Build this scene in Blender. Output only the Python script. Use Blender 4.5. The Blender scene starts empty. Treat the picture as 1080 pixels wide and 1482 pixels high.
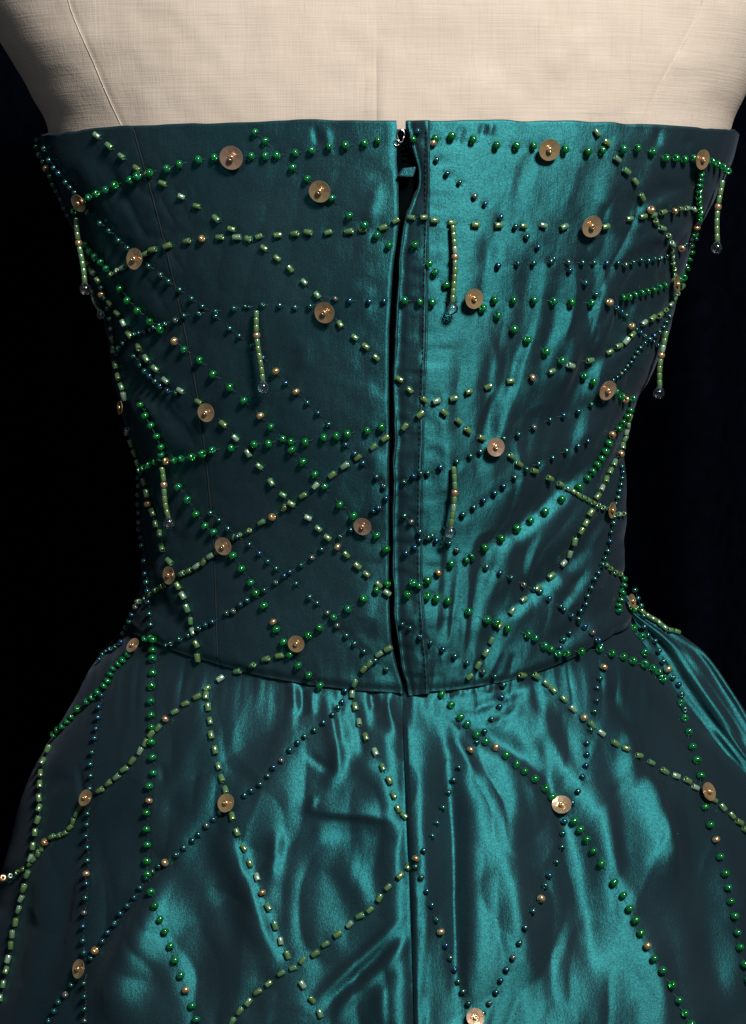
import bpy, math, random
import numpy as np
from mathutils import Vector, Matrix
from mathutils.bvhtree import BVHTree

random.seed(7)
rng = np.random.default_rng(7)
SC = bpy.context.scene
COL = SC.collection

# ------------------------------------------------------------------ camera
S = 0.00036                      # metres per photo pixel on the plane through the back of the dress
D = 0.85                         # camera distance to that plane
F = D / S                        # focal length in photo pixels
TH = math.radians(8.0)
CX, CY = 540.0, 741.0
CAM = np.array([0.0, -D * math.cos(TH), D * math.sin(TH)])
FWD = np.array([0.0, math.cos(TH), -math.sin(TH)])
UP = np.array([0.0, math.sin(TH), math.cos(TH)])
RIGHT = np.array([1.0, 0.0, 0.0])

cam = bpy.data.cameras.new('camera')
cam.sensor_fit = 'VERTICAL'
cam.sensor_height = 24.0
cam.lens = 24.0 * F / 1482.0
cam.clip_start = 0.02
cam.clip_end = 50
cam_o = bpy.data.objects.new('camera', cam)
COL.objects.link(cam_o)
cam_o.location = CAM
cam_o.rotation_euler = (math.radians(90) - TH, 0, 0)
SC.camera = cam_o

# ------------------------------------------------------------------ world, lamps, exposure
w = bpy.data.worlds.new('World')
SC.world = w
w.use_nodes = True
bg = w.node_tree.nodes['Background']
bg.inputs[0].default_value = (0.75, 0.86, 1.0, 1)
bg.inputs[1].default_value = 0.06


def area(name, loc, target, size, power, color, size_y=None):
    l = bpy.data.lights.new(name, 'AREA')
    l.energy = power
    l.color = color
    l.size = size
    if size_y:
        l.shape = 'RECTANGLE'
        l.size_y = size_y
    o = bpy.data.objects.new(name, l)
    COL.objects.link(o)
    o.location = loc
    d = Vector(target) - Vector(loc)
    o.rotation_euler = d.to_track_quat('-Z', 'Y').to_euler()
    return o


area('ceiling_lamp', (0.58, -1.18, 1.16), (0.02, 0.0, 0.0), 0.30, 50.0, (1.0, 0.965, 0.925))
area('side_lamp', (-0.62, -1.15, 0.95), (0.0, 0.0, 0.0), 0.12, 1.0, (0.93, 0.97, 1.0))
SC.view_settings.view_transform = 'Standard'
SC.view_settings.look = 'None'
SC.view_settings.exposure = 0.0
SC.view_settings.gamma = 1.0
SC.view_settings.use_curve_mapping = False
SC.render.engine = 'CYCLES'
SC.cycles.use_denoising = True
SC.cycles.max_bounces = 8
SC.cycles.caustics_reflective = False
SC.cycles.caustics_refractive = False


# ------------------------------------------------------------------ projection helpers
def project(p):
    """world points (...,3) -> photo pixel coordinates"""
    q = p - CAM
    dz = q @ FWD
    return CX + F * (q @ RIGHT) / dz, CY - F * (q @ UP) / dz


def ray(px, py):
    d = FWD + RIGHT * ((px - CX) / F) - UP * ((py - CY) / F)
    return d / np.linalg.norm(d)


def curve(pts):
    """monotone cubic through (x, y) points, numpy-vectorised"""
    pts = sorted(pts)
    x = np.array([p[0] for p in pts], float)
    y = np.array([p[1] for p in pts], float)
    h = np.diff(x)
    d = np.diff(y) / h
    m = np.zeros_like(x)
    m[0], m[-1] = d[0], d[-1]
    for i in range(1, len(x) - 1):
        if d[i - 1] * d[i] > 0:
            w1, w2 = 2 * h[i] + h[i - 1], h[i] + 2 * h[i - 1]
            m[i] = (w1 + w2) / (w1 / d[i - 1] + w2 / d[i])

    def f(q):
        q = np.clip(np.asarray(q, float), x[0], x[-1])
        k = np.clip(np.searchsorted(x, q) - 1, 0, len(x) - 2)
        t = (q - x[k]) / h[k]
        return ((1 + 2 * t) * (1 - t) ** 2 * y[k] + t * (1 - t) ** 2 * h[k] * m[k]
                + t * t * (3 - 2 * t) * y[k + 1] + t * t * (t - 1) * h[k] * m[k + 1])
    return f


# outline of the figure, read off the photograph: pixel row -> left / right pixel column
SIL_L = curve([(-700, 330), (-560, 300), (-420, 40), (-200, -40), (0, -42), (80, 2), (155, 44), (192, 61), (240, 68), (300, 93), (340, 112), (420, 137),
               (480, 157), (540, 167), (600, 180), (680, 201), (740, 206), (800, 207), (855, 203), (885, 190), (920, 168), (960, 134),
               (1010, 107), (1080, 70), (1150, 37), (1220, 12), (1300, -12), (1482, -62), (1800, -150), (2400, -260)])
SIL_R = curve([(-700, 760), (-560, 790), (-420, 1050), (-200, 1128), (0, 1135), (80, 1112), (155, 1080), (187, 1066), (230, 1056), (300, 1024), (340, 1004),
               (420, 980), (480, 962), (540, 938), (600, 912), (680, 904), (740, 903), (800, 901), (850, 903), (885, 914), (920, 932),
               (950, 946), (987, 964), (1030, 1000), (1075, 1042), (1120, 1086), (1200, 1135), (1300, 1180), (1482, 1255), (1800, 1350), (2400, 1480)])
# middle of the back: height -> depth of the surface / half depth of the cross-section
YC = curve([(-0.75, -0.17), (-0.45, -0.125), (-0.27, -0.068), (-0.18, -0.032), (-0.125, 0.002), (-0.09, 0.018), (-0.04, 0.018),
            (0.03, 0.010), (0.10, 0.004), (0.20, 0.0), (0.28, 0.006), (0.36, 0.03), (0.42, 0.055), (0.50, 0.06)])
BB = curve([(-0.75, 0.33), (-0.45, 0.27), (-0.27, 0.20), (-0.18, 0.152), (-0.125, 0.115), (-0.09, 0.094), (-0.04, 0.092), (0.03, 0.098),
            (0.10, 0.106), (0.20, 0.112), (0.28, 0.115), (0.36, 0.10), (0.42, 0.07), (0.50, 0.06)])


def section(z):
    """half width, centre x, near depth and half depth of the cross-section at height z"""
    yc, b = YC(z), BB(z)
    ye = yc + b
    zero = np.zeros_like(z)
    _, pye = project(np.stack([zero, ye, z], -1))
    L = (np.stack([zero, ye, z], -1) - CAM) @ FWD
    k = np.sqrt(np.maximum(L * L - b * b, 1e-6)) / F
    xl = (SIL_L(pye) - CX) * k
    xr = (SIL_R(pye) - CX) * k
    return (xr - xl) / 2, (xr + xl) / 2, yc, b


NZ = curve([(-0.75, 2.0), (-0.2, 2.0), (-0.08, 2.12), (0.1, 2.2), (0.19, 2.6), (0.3, 3.3), (0.42, 3.0), (0.5, 2.2)])


def spow(v, e):
    return np.sign(v) * np.abs(v) ** e


def base(z, t):
    """point on the smooth figure; t = 0 the middle of the back, +-pi/2 its sides"""
    a, c, yc, b = section(z)
    e = 2.0 / NZ(z)
    return np.stack([c + a * spow(np.sin(t), e), yc + b * (1 - spow(np.cos(t), e)), z], -1)


def normals(p):
    du = np.gradient(p, axis=1)
    dv = np.gradient(p, axis=0)
    n = np.cross(dv, du)
    n /= np.linalg.norm(n, axis=-1, keepdims=True) + 1e-12
    return n


def t_at(z, px):
    """angle at which the figure at height z meets pixel column px"""
    a, c, yc, b = section(z)
    t = np.zeros_like(z)
    e = 2.0 / NZ(z)
    for _ in range(12):
        y = yc + b * (1 - spow(np.cos(t), e))
        L = (np.stack([np.zeros_like(z), y, z], -1) - CAM) @ FWD
        x = (px - CX) * L / F
        t = np.arcsin(spow(np.clip((x - c) / a, -0.9999, 0.9999), 1 / e))
    return t


def z_at(px, py):
    """height at which the ray through a pixel meets the figure (px may be arrays)"""
    px = np.asarray(px, float)
    py = np.asarray(py, float) + 0 * px
    z = (CY - py) * S
    for _ in range(25):
        t = t_at(z, px)
        _, q = project(base(z, t))
        z = z + (q - py) * S
    return z


# ------------------------------------------------------------------ noise and strokes for the cloth relief
_perm = rng.random((256, 256))


def vnoise(x, y):
    xi, yi = np.floor(x).astype(int), np.floor(y).astype(int)
    fx, fy = x - xi, y - yi
    fx = fx * fx * fx * (fx * (fx * 6 - 15) + 10)
    fy = fy * fy * fy * (fy * (fy * 6 - 15) + 10)
    g = lambda i, j: _perm[(i) % 256, (j) % 256]
    return ((g(xi, yi) * (1 - fx) + g(xi + 1, yi) * fx) * (1 - fy) + (g(xi, yi + 1) * (1 - fx) + g(xi + 1, yi + 1) * fx) * fy) * 2 - 1


def stroke(X, Y, pts, wid, amp, skew=0.0, taper=0.35):
    """a ridge (amp > 0) or valley (amp < 0) in mm along a pixel polyline; tapered ends; skew makes one flank steeper"""
    pts = np.array(pts, float)
    seg = np.linalg.norm(np.diff(pts, axis=0), axis=1)
    acc = np.concatenate([[0], np.cumsum(seg)])
    best = np.full(X.shape, 1e9)
    sd = np.zeros(X.shape)
    par = np.zeros(X.shape)
    for i in range(len(pts) - 1):
        a, b = pts[i], pts[i + 1]
        ab = b - a
        l2 = ab @ ab
        s = np.clip(((X - a[0]) * ab[0] + (Y - a[1]) * ab[1]) / l2, 0, 1)
        dx, dy = X - a[0] - s * ab[0], Y - a[1] - s * ab[1]
        d = np.hypot(dx, dy)
        m = d < best
        best = np.where(m, d, best)
        sd = np.where(m, np.sign(ab[0] * dy - ab[1] * dx) * d, sd)
        par = np.where(m, (acc[i] + s * seg[i]) / acc[-1], par)
    tp = np.clip(np.minimum(par, 1 - par) / taper, 0, 1)
    tp = tp * tp * (3 - 2 * tp)
    ww = np.where(sd > 0, wid * (1 + skew), wid * (1 - skew))
    return amp * tp * np.exp(-(sd / ww) ** 2)


BODICE_STROKES = [
    # vertical soft buckles of the bright right half
    ([(668, 470), (662, 560), (655, 650)], 14, -0.7, 0), ([(700, 320), (705, 400), (690, 470)], 12, -0.5, 0),
    ([(640, 520), (645, 640), (640, 760)], 16, 0.8, 0), ([(715, 480), (705, 560), (700, 640)], 12, -0.8, 0),
    ([(765, 345), (760, 430), (745, 520)], 13, -0.6, 0), ([(800, 380), (800, 470), (770, 570)], 12, -0.7, 0),
    ([(735, 520), (725, 610), (700, 700)], 14, 0.9, 0), ([(790, 560), (770, 650), (735, 730)], 16, 1.1, 0.2),
    ([(830, 430), (830, 520), (800, 600)], 13, 0.8, 0), ([(845, 560), (820, 660), (780, 760)], 16, -1.8, 0.2),
    # drag lines from the right side down to the waist
    ([(1000, 262), (940, 290), (890, 318)], 12, -1.0, 0.3), ([(1010, 320), (940, 345), (880, 380)], 13, 0.9, 0),
    ([(930, 470), (870, 520), (830, 570), (800, 640)], 16, -1.3, 0.3), ([(900, 560), (850, 620), (800, 700)], 18, 1.2, 0),
    ([(880, 640), (820, 705), (740, 770), (690, 800)], 17, -2.8, 0.3), ([(890, 700), (830, 760), (760, 810)], 18, 1.3, 0),
    ([(880, 770), (820, 820), (750, 870), (690, 905)], 17, -2.8, 0.3), ([(890, 800), (840, 860), (790, 900)], 12, 1.2, 0),
    ([(850, 820), (815, 870), (800, 910)], 8, -1.0, 0), ([(865, 850), (845, 890), (830, 930)], 9, -0.9, 0),
    ([(890, 870), (840, 910), (770, 945)], 12, -1.3, 0.2), ([(780, 850), (700, 900), (640, 930)], 18, 1.0, 0),
    ([(700, 940), (690, 970), (685, 992)], 5, -0.7, 0), ([(725, 930), (712, 965), (705, 990)], 6, 0.6, 0), ([(660, 950), (655, 992)], 7, 0.5, 0),
    ([(745, 940), (735, 985)], 6, -0.7, 0), ([(640, 900), (640, 990)], 10, 0.6, 0),
    # top hem creases
    ([(700, 178), (695, 200)], 4, -0.5, 0), ([(712, 178), (706, 198)], 4, 0.5, 0), ([(668, 180), (660, 215)], 6, -0.5, 0),
    ([(455, 180), (462, 215)], 5, -0.5, 0), ([(470, 180), (480, 230)], 6, 0.5, 0), ([(955, 182), (950, 215)], 6, -0.4, 0), ([(1000, 190), (985, 240)], 7, -0.5, 0),
    # left half: shallow
    ([(440, 480), (440, 540)], 12, 0.5, 0), ([(545, 640), (540, 700)], 16, 0.7, 0), ([(550, 260), (530, 330)], 12, 0.7, 0.2),
    ([(180, 560), (230, 600), (270, 660)], 16, 1.1, 0.2), ([(170, 520), (225, 570), (275, 640)], 12, -1.1, 0.2),
    ([(200, 450), (230, 500), (250, 560)], 12, -0.8, 0), ([(130, 210), (160, 260), (200, 310)], 14, -0.8, 0), ([(110, 210), (150, 290), (190, 350)], 15, 0.7, 0),
    ([(225, 830), (240, 890), (290, 930)], 12, -1.0, 0), ([(215, 780), (260, 870), (300, 920)], 14, 0.8, 0),
    ([(330, 400), (420, 470), (500, 560)], 40, 0.5, 0), ([(350, 640), (450, 700), (540, 730)], 40, 0.5, 0), ([(330, 860), (430, 880), (540, 850)], 30, -0.5, 0),
]
SKIRT_STROKES = [
    # gathers under the waist seam, left
    ([(424, 985), (428, 1030)], 7, 0.9, 0), ([(447, 990), (452, 1040)], 7, 0.9, 0), ([(472, 992), (486, 1070), (492, 1130)], 10, 1.6, 0.3), ([(436, 990), (438, 1040)], 6, -0.8, 0),
    ([(505, 1000), (520, 1060), (530, 1110)], 9, -1.0, 0), ([(556, 998), (566, 1040), (582, 1075)], 10, 1.5, 0.3), ([(535, 996), (545, 1030)], 7, -0.7, 0),
    ([(440, 1090), (470, 1110), (490, 1128)], 7, -0.9, 0), ([(500, 1060), (490, 1110), (470, 1150)], 11, 1.4, 0), ([(520, 1090), (540, 1130), (560, 1170)], 16, 1.3, 0),
    ([(585, 1192), (530, 1182), (470, 1176), (425, 1172)], 11, 2.2, 0.35), ([(590, 1218), (530, 1208), (460, 1210)], 14, -2.0, 0),
    ([(405, 1195), (398, 1240), (390, 1280)], 10, 1.5, 0), ([(455, 1150), (450, 1180)], 6, 0.8, 0), ([(430, 1230), (425, 1310), (420, 1380)], 16, 1.2, 0), ([(490, 1230), (520, 1290), (540, 1330)], 20, 1.4, 0),
    ([(330, 1185), (352, 1260), (385, 1350), (410, 1420)], 16, 2.2, 0.3), ([(300, 1200), (320, 1290), (350, 1400)], 22, -2.2, 0),
    # the diagonal pair of ridges running into the seam
    ([(592, 1318), (545, 1365), (490, 1415), (440, 1462)], 7, 2.0, 0), ([(594, 1338), (550, 1385), (500, 1430), (455, 1475)], 7, -2.2, 0), ([(596, 1352), (552, 1402), (500, 1452), (470, 1490)], 9, 2.0, 0),
    ([(552, 1410), (556, 1450), (560, 1500)], 14, 1.4, 0), ([(400, 1400), (370, 1440), (350, 1482)], 18, -1.4, 0),
    # left bottom lit fold and deep hollows beside it
    ([(250, 1270), (222, 1340), (190, 1410), (165, 1520)], 30, 6.5, 0), ([(300, 1260), (290, 1350), (280, 1480)], 26, -2.4, 0), ([(215, 1130), (235, 1200), (250, 1260)], 30, 1.5, 0),
    ([(120, 1120), (115, 1200), (95, 1330), (60, 1480)], 22, -3.0, 0.3), ([(160, 1200), (150, 1300), (130, 1480)], 26, 1.8, 0), ([(45, 1240), (30, 1360), (10, 1482)], 22, -2.4, 0.2),
    ([(118, 1100), (122, 1180)], 5, -1.2, 0), ([(238, 1105), (240, 1140)], 6, -0.8, 0), ([(60, 1150), (90, 1130), (120, 1140)], 12, -1.0, 0),
    # right of the seam: the cone of folds from the end of the placket
    ([(618, 1022), (612, 1080), (606, 1200), (612, 1330), (620, 1482)], 17, 2.6, 0), ([(622, 1022), (640, 1075), (652, 1140), (658, 1230), (662, 1400), (665, 1500)], 15, -3.2, 0),
    ([(630, 1012), (680, 1000), (740, 985), (800, 970)], 6, 1.2, 0.2), ([(632, 1024), (690, 1024), (740, 1005), (790, 985)], 7, -1.5, 0), ([(628, 1030), (665, 1060), (720, 1048), (770, 1010)], 9, 1.5, 0.2),
    ([(640, 1050), (670, 1090), (690, 1140)], 10, 1.4, 0), ([(634, 998), (634, 1012)], 5, 0.7, 0), ([(652, 996), (652, 1012)], 5, -0.7, 0), ([(668, 992), (668, 1008)], 5, 0.7, 0),
    ([(690, 990), (690, 1005)], 5, -0.7, 0), ([(708, 988), (708, 1003)], 5, 0.7, 0), ([(728, 985), (726, 1000)], 5, -0.7, 0),
    # broad lit fold and its hollows
    ([(720, 1060), (725, 1180), (735, 1320), (745, 1500)], 46, 6.0, 0.1), ([(800, 1090), (830, 1180), (850, 1320), (860, 1500)], 26, -3.2, 0.2),
    ([(770, 1010), (810, 1100), (840, 1150)], 18, 1.8, 0), ([(640, 1036), (700, 1058), (760, 1098), (790, 1128), (815, 1170), (838, 1250)], 15, -3.2, 0), ([(676, 1140), (674, 1300), (680, 1500)], 34, 2.8, -0.72), ([(705, 1130), (730, 1160), (720, 1200)], 14, -0.9, 0),
    ([(900, 1020), (915, 1090), (905, 1150)], 14, 1.4, 0.2), ([(935, 1090), (955, 1200), (975, 1280)], 16, 2.2, 0.3), ([(870, 1130), (880, 1220), (885, 1300)], 16, 1.6, 0.2),
    ([(930, 1330), (950, 1420), (960, 1500)], 18, 1.3, 0), ([(985, 1180), (1010, 1300), (1040, 1480)], 24, -2.0, 0), ([(1040, 1180), (1060, 1300), (1075, 1482)], 20, 1.6, 0),
    ([(885, 990), (900, 1030), (915, 1070)], 9, -1.0, 0), ([(780, 1060), (800, 1110), (800, 1150)], 12, -1.2, 0),
]


# ------------------------------------------------------------------ where the beads are sewn (photo pixels)
STR = []      # (default type, text) ; a point is  x,y  with an optional type letter ; '|' breaks the strand


def strand(kind, text):
    STR.append((kind, text))


strand('T', '142,196 160,211 178,226 200,243 216,253 237,265 264,284 286,298 314,316 336,331 360,346 383,359 402,374 421,389 441,408 460,427 493,469 514,488 530,501 545,517 | 579,548 593,564 612,578 642,596 662,609 676,622 695,633 739,660 751,671 771,681 793,691 810,700 822,708 829,712 836,716 843,720 850,724 857,728 864,731 871,734 879,738 887,742 894,744 900,744')
strand('G', '112,304 116,298 124,290 133,284 143,279 156,274 169,267 191,260 202,254 220,248 244,243 262,237 289,231 312,228 365,226 385,226 402,225 429,221 452,218 477,213 501,211 528,208 547,204 | 601,202 630,200 653,197 683,202 717,210 746,211 770,211 816,216 849,219 870,217 900,215 920,214 942,219 960,228 975,228 987,230 1000,228 1018,231 1026,232 1034,236 1042,240 1049,246')
strand('G', '371,192 385,204 425,243 446,259 482,287 507,312 529,325 546,340 563,355 | 601,355 617,382 629,393 644,412 652,434 697,446 718,456 741,475 763,491 788,508 810,521 843,543 858,552 887,566 896,572 901,578O 911,576')
strand('T', '163,397 171,392 180,387 188,380 213,367 224,361 245,355 272,349 294,345O 320,343 344,343 361,345 376,342 403,340 428,338 447,336 476,336 506,335 526,333 555,329 573,319 | 597,315 614,314 628,319 653,322 687,325 720,326 757,327 785,326 815,328 875,327 909,317 929,313 943,310 957,306 973,304O 983,301 993,300 1002,302')
strand('S', '130,305 148,322 161,333 174,347 187,358 218,384 235,397 246,407 262,419 279,432 295,443 314,458 334,475 348,486 366,500 382,517 401,537O 415,554 430,566O 446,582 461,597 477,613 489,630 501,643 514,655 527,669 545,688 556,702 | 586,745 596,754 607,768 619,776 631,781 648,785 661,795 682,808 703,820 722,828 737,835 755,845 770,852 781,858 793,866 808,877 815,882 825,890 835,898 845,908 855,916 862,925 868,935')
strand('T', '863,192 877,206 892,230 905,247 918,262 928,284 939,303O 947,321 956,331 966,341 971,352 970,363 971,372 972,381 973,390 974,399 972,406')
strand('S', '606,190 626,208O 631,231 646,251 664,264 686,284 701,295 723,314 745,328 761,342 777,357 800,374 823,391 844,409 862,425 879,436O 890,445 897,450 904,456 912,470O 919,476 925,480 931,485 937,490 943,494 949,499')
strand('S', '720,384 747,381 771,380 795,378 821,379 840,380 858,380 876,381 893,380 903,382 913,379 925,376 935,377 945,374 953,373 962,370 969,366 | 982,359O 990,353 997,351 1004,349 1011,348')
strand('S', '225,472 233,470 241,468 256,463 269,456 290,453 314,450 340,446 356,443 362,444 381,441 406,442 428,445 450,443 486,432 507,435 534,436 556,435')
strand('G', '588,434 609,435 625,437 650,436 714,434 741,434 771,434 798,435 825,437 854,438 | 898,429 907,428 916,425 925,423 933,421 942,420 950,417 958,414 978,404 985,400 993,396 1000,390')
strand('G', '128,352 134,362 142,371 150,379 158,387 178,417 188,433 203,449 220,463 236,476 | 256,493O 269,505 292,521 311,541 335,560 355,579 379,601O 394,617 411,634 424,650 440,667 457,685 471,703 493,728 512,744 546,773 559,793 | 598,842 617,860 631,864 647,868 676,884 702,896 716,900 733,908 762,917 772,923 785,934 795,940 805,946 818,945 838,940 865,940 882,947 899,952 912,958 928,963 940,968 948,974 955,985')
strand('T', '130,380 137,392 145,405 152,424O 162,438 173,453 181,467 190,483 203,502 214,519 227,533 242,550 263,565 288,581 325,613 342,633 361,655 377,674 394,697 411,715 423,728 447,748 462,764 475,777 490,790O 502,802 518,818 531,830 548,845 560,857')
strand('G', '208,680 213,676 220,672 229,667 236,662 244,666O 256,665 266,662 281,660 298,656 310,650 337,647 370,642 391,641 412,634 423,638 444,638 470,632 488,629 504,626 532,621 553,616')
strand('T', '203,872 212,867 220,861 228,854 238,848 246,840 266,830 276,826 287,819 297,813 307,804 318,797 340,777 348,774 361,768 380,755 396,747O 413,734 440,716 458,702 482,686 500,673 519,661 541,646 558,633 | 587,617 609,598 631,580 655,576 678,566 705,559 737,551 768,546O 797,537 824,528 852,520 880,509 893,501 905,493 913,484 930,467 941,460 952,455 962,448 968,440 973,432 978,424 983,414')
strand('S', '243,933 250,931 262,926 275,920 290,909 300,904 310,899 330,887 340,884 350,874 360,868 372,862 384,853 400,842 421,827 437,817 453,806 467,794 493,775 508,765 540,738 548,733 559,720 | 586,695 599,687 608,684 618,683 637,675 659,667 679,659 693,653 727,634 748,628 771,618 793,607 813,601 835,595 854,585 869,577')
strand('S', '880,553 886,549 891,545 897,540 902,535 906,529 911,523 915,516 919,509 924,502 930,496 937,490 944,484 951,479 957,473 961,466 965,458')
strand('S', '848,637 835,645 817,652 797,662 777,670 759,679 743,690 727,702 714,712 698,723 684,733 669,743 643,764 625,774 610,781 600,791 588,799')
strand('G', '908,592 903,601 897,611 891,620 881,628O 877,640 872,652 867,663 861,673 855,683 848,692 836,705 812,724 788,742 767,754 745,764 723,778 698,790 681,803 674,809 652,814 633,828O 618,838 607,846 590,858 | 560,843 545,853 527,865 505,880 485,892 464,907 448,918')
strand('T', '406,948 386,953 366,962 345,972 320,983 300,998 287,1010 270,1020 255,1031 242,1042O 231,1054 221,1063 213,1076 205,1088 194,1102 183,1114 172,1125 160,1134 148,1144 | 118,1170 113,1178 108,1188 104,1197 97,1205 88,1209 78,1211 70,1219O 63,1228 58,1236 52,1244 46,1251 37,1258 28,1264 18,1268 10,1271O')
strand('T', '908,604 906,614 904,624 902,634 898,645 893,657O 886,669 880,681 874,694 868,706 862,718 | 852,741 845,756 839,767 829,782 822,800 813,814 796,833 777,852 757,869 740,885 722,905 710,926 702,944 690,961 680,978')
strand('S', '897,675 898,684 897,693 895,702 893,711 891,720 888,729 886,738 885,748 884,757 881,770 879,783 876,797 872,808 868,818 863,830 858,838 853,850 847,862 844,873 837,882 834,894 822,916 814,927 809,938')
strand('S', '584,901 594,907 609,919 622,928 640,938 657,948 675,958 699,971 714,977')
strand('S', '308,742 319,752 332,764 345,776 363,787 377,800 389,812 401,822 413,833 430,844 449,863 460,872 475,886 489,904 502,918 514,930 527,941 543,954 559,966')
strand('G', '262,703 275,722 287,743 300,760 312,769 340,803 352,822 365,842 372,857 384,876 397,899O 402,910 412,928 421,946 433,961 448,975 464,991')
strand('T', '562,937 549,945 535,959 527,967 513,987 510,1005 515,1024 521,1047 531,1068 544,1090 554,1112 563,1131 569,1152 575,1172 584,1182')
strand('S', '500,1000 495,1017 488,1027 481,1037 470,1047 456,1058 441,1067 431,1076 420,1087 408,1102 397,1112 389,1124 378,1136 365,1146 355,1153 321,1177 310,1187 300,1196 288,1208 279,1217 267,1227 257,1237 243,1248O 233,1255 224,1263 215,1272 205,1286 197,1300 188,1312 177,1324 169,1338 160,1350 152,1363 141,1376O 135,1387 115,1414 107,1424 98,1438 88,1450 82,1463 74,1478')
strand('T', '212,697 216,713 219,728O 224,742 228,758 234,772 237,792 248,812 | 260,848 267,862 273,880 278,898 281,914 286,932 288,950 | 299,1009 302,1025 305,1045 307,1065 312,1086 317,1110 322,1128 328,1145 338,1183 344,1205 352,1228 361,1250 373,1271 380,1293O 388,1313 397,1340 406,1362 416,1382 438,1425 452,1447 463,1467')
strand('G', '226,925 224,943 223,956 222,977 222,996 221,1017 222,1037 222,1054 222,1076 224,1098 224,1120 219,1140 219,1160O 216,1178 216,1201 217,1223 216,1246 217,1267 221,1293 225,1312 231,1330 238,1347 247,1369 254,1390 262,1411 269,1433O 278,1455 287,1475')
strand('S', '150,1008 146,1025 145,1040 142,1056 140,1070 136,1090 134,1107 134,1124 133,1142 130,1178 129,1194 128,1211 130,1228 130,1247 129,1266O 128,1280 127,1300 125,1321 123,1341 123,1361 124,1378 125,1423 126,1442 126,1460 126,1477')
strand('G', '222,922 214,926 189,950 181,958 174,964 167,970 164,978 160,987 154,995 146,1003 138,1011 130,1017 117,1028 108,1039 102,1046 95,1053 88,1059 82,1066')
strand('T', '73,1085 65,1103 62,1120 61,1136 60,1155 60,1170 58,1187 54,1205 51,1225 48,1242 43,1265 38,1285 34,1300 30,1316 26,1335 21,1352 19,1368 15,1388 12,1405 8,1425 4,1445')
strand('S', '209,778 210,790 213,812 214,830 216,843 217,855 218,873 219,890 221,905 | 200,880 195,890 191,900 187,910 182,920 178,932 170,938 162,942 155,945 150,950 146,957')
strand('S', '58,202 57,212 62,224 67,233 72,243O 77,254 81,265 86,275 92,287 97,299 102,310 | 68,215 75,231 82,242 89,250 98,262 105,270 112,278')
strand('T', '166,490 168,505 171,528 174,545 179,559 183,573 188,624 193,640 198,654 203,670')
strand('S', '197,515 206,528 213,537 220,544 227,551 235,559 246,565 257,568 | 185,490 190,486 197,484 204,482 212,479 221,476 | 172,512 176,504 182,496')
strand('G', '1011,250 1010,258 1009,266 1008,274 1007,282 1007,290 1008,298 1009,306 1008,315 1004,327O 1001,337 1003,347 1006,357 1006,367 1003,377 999,386')
strand('G', '638,1006 653,1021 665,1040 675,1052 688,1064 701,1076 716,1085O 731,1097 745,1109 757,1119 771,1130 785,1143 797,1155 832,1189 841,1201 851,1216 860,1232 871,1250 887,1276 901,1296 910,1315 917,1331 925,1350 935,1369O 945,1387 956,1404 968,1425 978,1447 987,1466 996,1482')
strand('S', '729,990 725,1010 722,1025 712,1043 700,1058 688,1076 678,1088O 665,1112 657,1130 647,1148 638,1170 630,1192 623,1211 612,1232 603,1243O 603,1255 610,1270 616,1290 622,1310 629,1331 635,1349O 643,1368 649,1386 657,1403 664,1420 672,1434 678,1451')
strand('S', '699,1466 708,1451 717,1435 724,1418 733,1402 742,1385 751,1364 758,1342 768,1319 779,1301O 786,1283 793,1267 803,1248 810,1227 812,1207 816,1190 829,1162 836,1146 842,1126 847,1110 848,1094 848,1077 853,1058 858,1031 861,1015 862,997 866,983 872,967O')
strand('T', '590,1255 578,1268 563,1284 550,1300 536,1316 522,1325 507,1338 489,1352 472,1366 457,1379 438,1390 425,1401 408,1408 390,1423 374,1435 360,1450 348,1463 338,1478')
strand('T', '755,975 775,978 790,990 800,1000 815,1013 828,1027 843,1040O 855,1050 869,1062 889,1077 905,1085 922,1095 940,1106 960,1118 976,1125 993,1132 1004,1141 1031,1159 1044,1170 1057,1181 1067,1191 1076,1202')
strand('S', '917,855 921,867 926,878 930,893 934,905 940,916 947,928 952,942 960,956 966,968O 973,981 981,991 984,1006 981,1020G 988,1030 987,1042G 993,1062G 999,1084G 1005,1103G 1010,1125G 1017,1170G 1024,1195G 1033,1217O 1039,1241G 1047,1266G 1051,1286G 1055,1306G 1060,1326G 1064,1350G 1068,1371G 1074,1395G 1079,1417G')
strand('G', '898,838 898,848 896,858 894,868 891,877 892,886 | 912,884 917,908 925,925 929,947')
strand('S', '150,415 155,430 160,445 163,460 165,475 | 204,690 205,703 205,716 205,729 206,742 206,755 206,766')
strand('G', '207,585 215,600 223,614 231,630 237,645 237,656')
strand('T', '875,818 882,823 889,828 896,831 903,835 | 915,877 922,881 929,887 937,893 945,898 953,903 961,909 969,913 978,916')

SEQ = [(338, 225, 17), (466, 274, 16.5), (791, 214, 16.5), (851, 324, 16.5), (475, 450, 16), (680, 431, 15), (305, 595, 13.5), (713, 646, 14), (528, 757, 13.5),
       (432, 929, 13.5), (334, 1164, 14), (814, 1170, 14), (1017, 1148, 14), (329, 787, 13.5), (254, 832, 13), (204, 375, 15), (1007, 229, 16), (968, 412, 15),
       (872, 560, 15), (875, 737, 13), (200, 939, 12), (132, 1158, 13), (124, 1403, 14), (686, 1475, 14), (905, 872, 12), (122, 289, 14), (185, 590, 11)]


PULL = np.zeros((1560, 1180))          # how the sewn-down threads draw the cloth in, by photo pixel (offset 40)


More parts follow.
